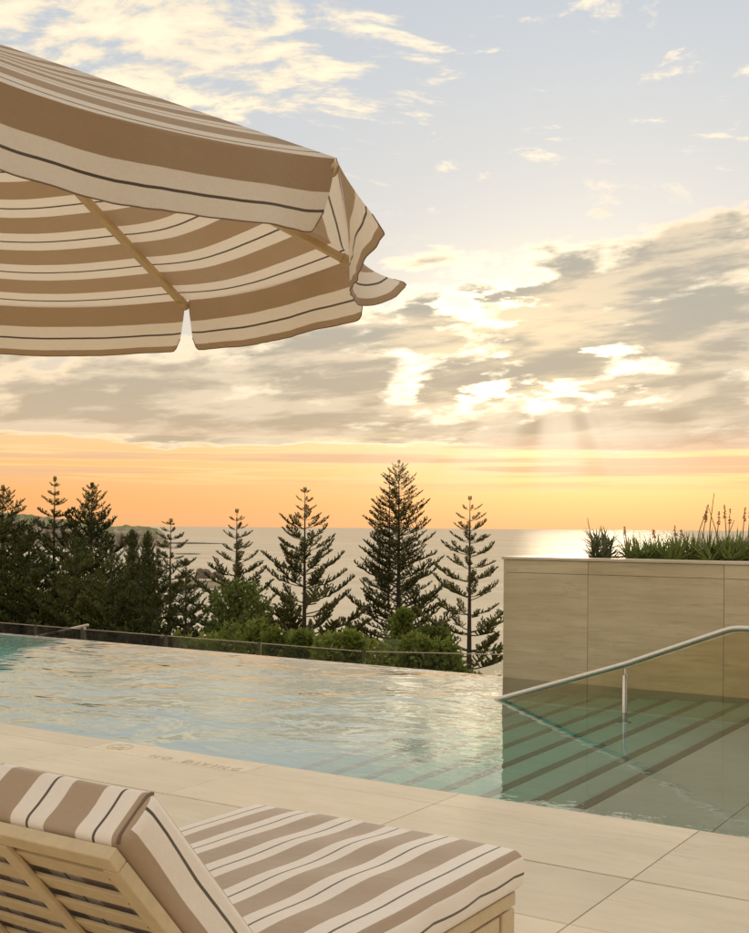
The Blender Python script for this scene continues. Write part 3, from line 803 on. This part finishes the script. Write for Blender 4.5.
# ------------------------------------------------------------------ glass fence beyond the weir
fence = empty('glass_fence', (-9, 10.6, -1.45)); tag(fence, 'low frameless glass fence with slim posts beyond the far pool edge', 'glass fence')
ft = -.066
ps = [(-28.0, 10.6)] + [(-12.58 - 1.5 * i, 10.6) for i in range(9, 0, -1)] + [(-12.58, 10.6), (-11.64, 10.6), (-10.1, 10.6), (-8.58, 10.6), (-7.077, 10.6)]
e2 = at_z(520, 654.3, ft); ps.append((e2.x, e2.y))
for i, (x, y) in enumerate(ps):
    kid(box('post', (x - .010, y - .010, -1.45), (x + .010, y + .010, ft + .004), 'fence_metal'), fence)
for (xa, ya), (xb, yb) in zip(ps, ps[1:]):
    a_ = Vector((xa, ya, 0)); c_ = Vector((xb, yb, 0)); d_ = (c_ - a_); L_ = d_.length; d_.normalize(); n_ = Vector((-d_.y, d_.x, 0)) * .005
    p0 = a_ + d_ * .03; p1 = c_ - d_ * .03
    V = [p0 - n_, p1 - n_, p1 + n_, p0 + n_]
    V = [Vector((p.x, p.y, -1.40)) for p in V] + [Vector((p.x, p.y, ft - .012)) for p in V]
    F = [(3, 2, 1, 0), (4, 5, 6, 7), (0, 1, 5, 4), (1, 2, 6, 5), (2, 3, 7, 6), (3, 0, 4, 7)]
    kid(mk('glass_pane', V, F, 'fence_glass'), fence)
    V = [p0 - n_ * 1.4, p1 - n_ * 1.4, p1 + n_ * 1.4, p0 + n_ * 1.4]
    V = [Vector((p.x, p.y, ft - .011)) for p in V] + [Vector((p.x, p.y, ft - .002)) for p in V]
    kid(mk('top_trim', V, F, 'steel'), fence)
# sloping stair rail on the terrace
sr_ = empty('stair_rail', (-13.5, 12, -1.7)); tag(sr_, 'pale sloping stair rail beyond the glass fence in front of the dark pines', 'stair rail')
d0, d1 = Vector((-14.25, 12, -.44)), Vector((-13.04, 12, -.186))
kid(tube('rail', [d0, d1], .022, 'cap_stone', None, 10), sr_)
kid(tube('post', [d0 + (d1 - d0) * .1 + Vector((0, 0, -.01)), Vector((d0.x + .12, 12, -1.75))], .018, 'cap_stone', None, 8), sr_)
kid(tube('post', [d1 - (d1 - d0) * .06 + Vector((0, 0, -.01)), Vector((d1.x - .07, 12, -1.75))], .018, 'cap_stone', None, 8), sr_)

# ------------------------------------------------------------------ trees
def trunk_np(h, r0, r1, n=9, segs=10, rg=None, lean=0.0):
    V = []; F = []
    for j in range(segs + 1):
        t = j / segs; r_ = r0 + (r1 - r0) * t ** .8; cx_ = lean * t * t + .03 * math.sin(3 * t)
        for k in range(n):
            a = 2 * math.pi * k / n; V.append((cx_ + r_ * math.cos(a), r_ * math.sin(a), h * t))
    for j in range(segs):
        for k in range(n):
            a = j * n + k; c = j * n + (k + 1) % n; F.append((a, c, c + n, a + n))
    F.append(tuple(range(segs * n, segs * n + n)))
    return V, F
def spindle(p, d, L, r):
    """tapered three-sided cord from p along d: 7 vertices, 9 triangles"""
    d = d / np.linalg.norm(d); x = np.cross(d, [0.31, .2, .93]); x /= np.linalg.norm(x); y = np.cross(d, x)
    V = []
    for f, rr in ((0.0, .55), (.6, 1.0)):
        for k in range(3):
            a = 2.094 * k; V.append(p + d * L * f + (x * math.cos(a) + y * math.sin(a)) * r * rr)
    V.append(p + d * L)
    F = [(0, 1, 4), (0, 4, 3), (1, 2, 5), (1, 5, 4), (2, 0, 3), (2, 3, 5), (3, 4, 6), (4, 5, 6), (5, 3, 6)]
    return V, F
def branch_template(rg, nlets, bare, droop, tip, fat, lets_len):
    """unit-length branch along +x, with bottle-brush branchlets"""
    V = []; F = []
    def axisp(t): return np.array([t, .03 * math.sin(4 * t), droop * (-math.sin(math.pi * t * .8)) * .5 + tip * t ** 2.5])
    pts = [axisp(t) for t in np.linspace(0, 1, 6)]
    v, f = tube_vf([tuple(p) for p in pts], [.017, .015, .012, .010, .008, .004], 4, False)
    V += [np.array(q) for q in v]
    for q in f: F += [(q[0], q[1], q[2]), (q[0], q[2], q[3])]
    for i in range(nlets):
        t = bare + (1 - bare) * ((i + rg.uniform(0, 1)) / nlets)
        p = axisp(t); tan = axisp(min(1, t + .04)) - axisp(t - .04); tan /= np.linalg.norm(tan)
        sd = 1 if i % 2 else -1
        env = math.sin(math.pi * min(1, (t - bare) / (1 - bare) * .78 + .22)) ** .7
        L = lets_len * env * rg.uniform(.6, 1.25) + .05
        up_ = rg.uniform(-.15, .75)
        d = tan * rg.uniform(.35, .9) + np.array([0, sd * rg.uniform(.4, 1.0), up_])
        v, f = spindle(p, d, L, fat * rg.uniform(.7, 1.3)); o_ = len(V); V += v; F += [tuple(a + o_ for a in q) for q in f]
        # short tufts on the branchlet
        dn = d / np.linalg.norm(d)
        for q in range(2):
            pp = p + dn * L * rg.uniform(.35, .85); dd = dn + np.array([rg.normal(0, .4), rg.normal(0, .5), rg.uniform(.1, .9)])
            v, f = spindle(pp, dd, L * rg.uniform(.3, .5), fat * .85); o_ = len(V); V += v; F += [tuple(a + o_ for a in z) for z in f]
    return np.array(V), np.array(F)
rgT = np.random.default_rng(21)
TPL_OPEN = [branch_template(rgT, 32, .30, .18, .12, .0165, .13) for _ in range(5)]
TPL_FINE = [branch_template(rgT, 26, .30, .12, .16, .0135, .115) for _ in range(5)]
TPL_DENSE = [branch_template(rgT, 26, .16, .10, .16, .019, .19) for _ in range(5)]
def pine(px, top, dist, half, label, dense=False, spread=None, nwh=None, seed=0, ascend=.35, group='pines beyond the pool', leader2=False, mname=None, gap=1.0, pw=.8, nbr=6):
    rg = np.random.default_rng(seed + 100)
    tp = at(px, top, dist); gz = ground_z(tp.x, tp.y) - .2; h = tp.z - gz
    root = empty('norfolk_pine', (tp.x, tp.y, gz), rg.uniform(0, 6)); tag(root, label, 'pine tree', group)
    V, F = trunk_np(h * .985, .020 * h * .9, .012, 9, 12)
    mk('trunk', V, F, 'bark', root, True)
    half_m = half * dist / 1130.0
    tpl = TPL_FINE if leader2 else TPL_DENSE if dense else TPL_OPEN
    AV = []; AF = []; n0 = 0
    z = h * .22; k = 0
    def put(zc, L, asc, yaw, xoff=0.0):
        nonlocal n0
        v, f = tpl[rg.integers(len(tpl))]
        s = np.array([L, L * (1.0 if L > 1.2 else 1.25), L]) * 1.0
        if L < 1.0: s = np.array([L, max(L, .75 * L + .2), max(L, .75 * L + .2)])
        q = v * s
        ca, sa = math.cos(asc), math.sin(asc); x = q[:, 0] * ca - q[:, 2] * sa; zz = q[:, 0] * sa + q[:, 2] * ca
        cb, sb = math.cos(yaw), math.sin(yaw)
        AV.append(np.stack([x * cb - q[:, 1] * sb + xoff, x * sb + q[:, 1] * cb, zz + zc], 1)); AF.append(f + n0); n0 += len(v)
    while z < h * .985:
        t = (h - z) / h          # 0 at the top
        L = half_m * min(1.12, (t / .44) ** pw) * rg.uniform(.86, 1.1) + .10
        nb_ = nbr if t > .12 else 5
        y0 = rg.uniform(0, 6)
        for i in range(nb_):
            if rg.uniform() < .07: continue
            put(z + rg.normal(0, .03 * L), L * rg.uniform(.74, 1.14), ascend * (.55 + .75 * (1 - t)) + rg.normal(0, .07), y0 + 6.283 * i / nb_ + rg.normal(0, .15))
        z += gap * (.028 * h * (.55 + .75 * min(1, t * 1.6))) * rg.uniform(.9, 1.1)
    for i in range(4): put(h * .985, .28, 1.2, i * 1.6)
    if leader2:
        zz = h * .62
        while zz < h * .965:
            t = (h * .965 - zz) / h
            for i in range(5): put(zz, half_m * .62 * (t / .4) ** .8 + .12, ascend * .9, rg.uniform(0, 6), -.55)
            zz += .022 * h
        V, F = trunk_np(h * .40, .06, .012, 7, 6); V = [(a_ - .55, b_, c_ + h * .57) for a_, b_, c_ in V]
        mk('second_leader', V, F, 'bark', root, True)
    V = np.concatenate(AV); F = np.concatenate(AF)
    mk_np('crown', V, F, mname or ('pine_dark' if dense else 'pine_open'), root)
    return root
pine(470, 497, 52, 50, 'open branched pine closest to the planter wall', seed=1, ascend=.32, gap=1.75, pw=.62)
pine(399, 460, 60, 50, 'tallest pine, dense with a twin top, rising highest into the sky', seed=2, ascend=.30, leader2=True, gap=.66, pw=.60, nbr=6)
pine(305, 488, 54, 66, 'broad open pine with rising branches, just beside the tallest pine', seed=3, ascend=.38, gap=1.6, pw=.85)
pine(237, 510, 54, 62, 'open pine with a long bare leader rising from behind the dark bushy tree', seed=4, ascend=.32, gap=1.8, pw=.9)
pine(171, 520, 52, 42, 'slender sparse pine beside the sea rocks', seed=5, ascend=.2, gap=1.7, pw=.55)
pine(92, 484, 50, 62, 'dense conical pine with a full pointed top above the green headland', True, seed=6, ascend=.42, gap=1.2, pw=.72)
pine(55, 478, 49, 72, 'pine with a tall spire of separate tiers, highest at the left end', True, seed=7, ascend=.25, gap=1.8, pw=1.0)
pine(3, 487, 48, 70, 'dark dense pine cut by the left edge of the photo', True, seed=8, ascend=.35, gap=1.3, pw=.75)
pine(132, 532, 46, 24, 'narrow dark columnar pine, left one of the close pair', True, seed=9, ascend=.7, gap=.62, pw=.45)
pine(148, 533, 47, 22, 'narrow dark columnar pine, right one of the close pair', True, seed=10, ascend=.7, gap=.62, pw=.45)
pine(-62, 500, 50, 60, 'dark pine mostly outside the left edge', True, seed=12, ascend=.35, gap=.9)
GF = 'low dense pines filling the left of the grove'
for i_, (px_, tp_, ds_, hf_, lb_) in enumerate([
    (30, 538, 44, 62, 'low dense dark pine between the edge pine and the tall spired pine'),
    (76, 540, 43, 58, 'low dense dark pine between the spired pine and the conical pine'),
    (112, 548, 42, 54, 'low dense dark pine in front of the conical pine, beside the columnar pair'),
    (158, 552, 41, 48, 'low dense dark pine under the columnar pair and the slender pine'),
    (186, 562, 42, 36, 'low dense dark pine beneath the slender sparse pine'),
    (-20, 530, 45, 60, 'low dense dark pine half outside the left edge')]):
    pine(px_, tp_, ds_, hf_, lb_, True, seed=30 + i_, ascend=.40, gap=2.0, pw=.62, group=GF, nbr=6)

def leafy(px, top, dist, half, label, mname='leaf_dark', n=5000, leaf=.16, seed=0, name='bushy_tree', cat='tree', hgt=None, group=None, lumps=14, flat=1.0):
    rg = np.random.default_rng(seed + 500)
    tp = at(px, top, dist); gz = ground_z(tp.x, tp.y) - .1
    if hgt is None: hgt = tp.z - gz
    base = gz; h = tp.z - gz
    root = empty(name, (tp.x, tp.y, gz)); tag(root, label, cat, group)
    hm = half * dist / 1130.0
    cz0 = h - hgt      # crown bottom
    cents = []; rad = []
    for i in range(lumps):
        f = rg.uniform(0, 1); zz = cz0 + (h - cz0) * (.12 + .72 * f); rr = hm * (.36 + .25 * rg.uniform())
        wv = hm * math.sqrt(max(.05, 1 - (2 * f - .85) ** 2)) * .72; a = rg.uniform(0, 6.283); q = math.sqrt(rg.uniform()) * wv
        cents.append((q * math.cos(a), q * math.sin(a), min(zz, h - rr * .75))); rad.append(rr)
    # trunk and limbs
    V, F = trunk_np(cz0 + (h - cz0) * .55 if cz0 > .2 else h * .6, .035 * h * .6 + .02, .02, 7, 5)
    tr = mk('trunk', V, F, 'bark', root, True)
    for c in cents[:6]:
        z0 = max(.1, min(c[2] * .6, h * .5)); tube('limb', [(0, 0, z0), (c[0] * .5, c[1] * .5, (z0 + c[2]) / 2 + .05), c], [.03 * hm + .01, .02 * hm + .006, .004], 'bark', tr, 5)
    ci = rg.integers(0, lumps, n); C_ = np.array(cents)[ci]; R_ = np.array(rad)[ci]
    d = rg.normal(size=(n, 3)); d /= np.linalg.norm(d, axis=1)[:, None]
    pos = C_ + d * (R_ * rg.uniform(.25, 1.0, n) ** .5)[:, None] * np.array([1, 1, .85 * flat])
    ax1 = rg.normal(size=(n, 3)) + d * .8 + np.array([0, 0, .25]); ax1 /= np.linalg.norm(ax1, axis=1)[:, None]
    ax2 = np.cross(ax1, rg.normal(size=(n, 3))); ax2 /= np.linalg.norm(ax2, axis=1)[:, None]
    ll = (leaf * rg.uniform(.6, 1.3, n))[:, None]
    nn_ = np.cross(ax1, ax2)
    V = np.stack([pos, pos + ax1 * ll * .5 + ax2 * ll * .28 + nn_ * ll * .08, pos + ax1 * ll, pos + ax1 * ll * .5 - ax2 * ll * .28 + nn_ * ll * .08], 1).reshape(-1, 3)
    F = np.arange(4 * n).reshape(-1, 4)
    mk_np('crown', V, F, mname, root)
    return root
leafy(238, 582, 42, 36, 'dark bushy tree in front of the bare leadered pine', n=4200, leaf=.19, seed=1, hgt=2.6, lumps=22)
leafy(434, 622, 40, 20, 'small rounded tree between the tallest pine and the open pine', 'leaf_dark', 4000, .17, 2, hgt=1.9)
leafy(405, 606, 34, 16, 'small upright bright green tree under the tallest pine', 'leaf_bright', 3200, .16, 3, hgt=1.9, lumps=12)
# fan of palm-like leaves
def palm(px, top, dist, label, seed):
    rg = np.random.default_rng(seed); tp = at(px, top, dist); gz = ground_z(tp.x, tp.y) - .1; h = tp.z - gz - .25
    root = empty('palm', (tp.x, tp.y, gz)); tag(root, label, 'palm')
    V, F = trunk_np(h, .09, .07, 8, 6); mk('trunk', V, F, 'bark', root, True)
    for i in range(13):
        a = 6.283 * i / 13 + rg.uniform(-.2, .2); L = rg.uniform(.65, .95); e0 = rg.uniform(.35, 1.2); VV = []; FF = []
        for t in np.linspace(.12, 1, 16):
            el_ = e0 - 1.3 * t * t; r_ = L * t * math.cos(e0 * .6 - .3 * t); z_ = h + L * (math.sin(e0) * t - .75 * t * t)
            p = np.array([r_ * math.cos(a), r_ * math.sin(a), z_]); sd = np.array([-math.sin(a), math.cos(a), -.35]); fw = np.array([math.cos(a), math.sin(a), -.4 * t])
            for sg in (-1, 1):
                q = p + (sd * np.array([sg, sg, 1]) * .75 + fw * .6) * .34 * math.sin(math.pi * min(1, t * .8 + .15)); b_ = len(VV)
                VV += [p - fw * .022, p + fw * .022, q]; FF.append((b_, b_ + 1, b_ + 2))
        mk_np('frond', VV, FF, 'leaf_bright', root)
palm(381, 634, 27, 'small palm with arching fronds by the glass fence below the tallest pine', 5)
# shrubs behind the fence
GS = 'light green shrubs behind the glass fence'
sh = [(205, 624, 20, 30), (229, 620, 19, 30), (256, 611, 18.5, 30), (281, 622, 18, 28), (305, 616, 17.5, 26), (329, 629, 17, 28), (352, 626, 17, 24), (416, 630, 20, 30), (183, 630, 19, 26), (446, 637, 20, 26), (366, 624, 21, 24)]
for i, (px_, tp_, ds_, hf_) in enumerate(sorted(sh)):
    names = ['first', 'second', 'third', 'fourth', 'fifth', 'sixth', 'seventh', 'eighth', 'ninth', 'tenth', 'eleventh']
    leafy(px_, tp_, ds_, hf_, 'light green shrub behind the glass fence, %s in the row from the dark pines' % names[i], 'leaf_bright', 2500, .125, 60 + i, 'shrub', 'shrub', 1.8, GS, 11, 1.25)
lw = [(14, 628, 24, 22), (78, 632, 23, 20), (128, 634, 22, 20), (160, 636, 21, 16)]
for i, (px_, tp_, ds_, hf_) in enumerate(lw):
    leafy(px_, tp_, ds_, hf_, 'dark green shrub in shade under the pines behind the fence, %s from the left' % names[i], 'leaf_dark', 3600, .11, 90 + i, 'shrub', 'shrub', 2.2, 'dark shrubs under the pines', 12)
leafy(478, 668, 30, 24, 'low scrub at the foot of the open pine by the planter wall', 'leaf_dark', 2000, .14, 99, 'shrub', 'shrub', 1.2)

# ------------------------------------------------------------------ planter plants
def leaf_vf(base, yaw, elev, L, wdt, curl, segs=5):
    V = []; F = []; p = Vector(base); e = elev
    for j in range(segs + 1):
        t = j / segs; ww = wdt * (1 - t) ** .75 * (1 if t > .02 else .8) * .5
        d = Vector((math.cos(yaw) * math.cos(e), math.sin(yaw) * math.cos(e), math.sin(e))); s = Vector((-math.sin(yaw), math.cos(yaw), 0)); n = s.cross(d) * -1
        V += [p + s * ww + n * ww * .25, p - n * ww * .55, p - s * ww + n * ww * .25]
        if j < segs: p = p + d * (L / segs); e += curl / segs
    for j in range(segs):
        a = j * 3; F += [(a, a + 1, a + 4, a + 3), (a + 1, a + 2, a + 5, a + 4), (a + 2, a, a + 3, a + 5)]
    return V, F
def aloe(px, v_, L, n, label, seed, stalks, mname='aloe_leaf', bushy=False):
    rg = random.Random(seed); d = at(px, 540, 1) - EYE; t = v_ / d.y; x = EYE.x + d.x * t
    root = empty('aloe', (x, v_, 1.03)); tag(root, label, 'plant', 'succulents in the planter')
    V = []; F = []
    heads = [(0, 0, 0)] + [(rg.uniform(-.16, .16), rg.uniform(-.12, .12), rg.uniform(-.02, .03)) for _ in range(6)]
    for i in range(int(n * 1.7)):
        hx = heads[i % len(heads)]
        if bushy: hx = (hx[0] * .8, hx[1], rg.uniform(0, .18) if i % 5 < 3 else 0)
        v, f = leaf_vf(hx, rg.uniform(0, 6.283), rg.uniform(.30, 1.40), L * rg.uniform(.65, 1.1) * (.6 if bushy else 1), .028 if not bushy else .022, rg.uniform(-.9, .25))
        o = len(V); V += v; F += [tuple(a + o for a in q) for q in f]
    lf = mk('leaves', V, F, mname, root, True); lf['kind'] = 'stuff'
    for (dxp, hh, lean, flower) in stalks:
        hh *= .9
        b0 = Vector((dxp, rg.uniform(-.05, .05), .02)); tpv = b0 + Vector((lean, rg.uniform(-.04, .04), hh)); mid = (b0 + tpv) / 2 + Vector((-lean * .12, 0, .02))
        st = tube('flower_stalk', [b0, mid, tpv], [.006, .005, .003], 'stalk', root, 6)
        if flower:
            V = []; F = []
            ax = (tpv - mid).normalized()
            for q in range(28):
                f_ = rg.uniform(.45, 1.02); p = mid.lerp(tpv, f_); a = rg.uniform(0, 6.283); rr = .030 * (1.12 - f_ * .75)
                dd = Vector((math.cos(a), math.sin(a), -.5 if f_ < .85 else .6)).normalized()
                v, f = spindle(np.array(p), np.array(dd), rr * rg.uniform(.8, 1.3), .0055); o = len(V); V += v; F += [tuple(z + o for z in k_) for k_ in f]
            fb = mk('bloom', [tuple(z) for z in V], F, 'bloom', st)
            fb['kind'] = 'stuff'
    return root
aloe(603, 9.70, .30, 130, 'grey green bushy succulent with two thin bare stems, at the free end of the planter', 1, [(-.10, .42, -.06, False), (-.02, .30, -.16, False)], 'aloe_blue', True)
aloe(640, 9.66, .27, 80, 'green aloe with a single short bloom, next to the grey green succulent', 2, [(-.10, .33, -.04, True)])
aloe(662, 9.72, .26, 70, 'green aloe with one short flower spike, third plant along the planter', 3, [(-.03, .30, -.03, True)])
aloe(690, 9.68, .30, 95, 'tall leaning aloe with several reddish flower stalks, fourth along the planter', 4, [(-.12, .34, -.02, True), (-.02, .30, -.06, True), (.02, .55, .12, True), (.08, .50, .05, True)])
aloe(713, 9.80, .30, 80, 'aloe with the tallest thin flower stem, fifth along the planter', 5, [(-.04, .66, .06, False), (.03, .48, .03, True), (.10, .40, .10, False)])
aloe(724, 9.62, .26, 90, 'low bright green aloe at the planter rim in front of the tall flower stems', 6, [(-.03, .52, -.10, False)])
aloe(745, 9.74, .32, 90, 'dark green aloe with two thick orange flower spikes by the right edge', 7, [(-.16, .54, -.02, True), (-.14, .50, .02, True), (-.03, .52, .03, True), (.03, .56, .04, True)])
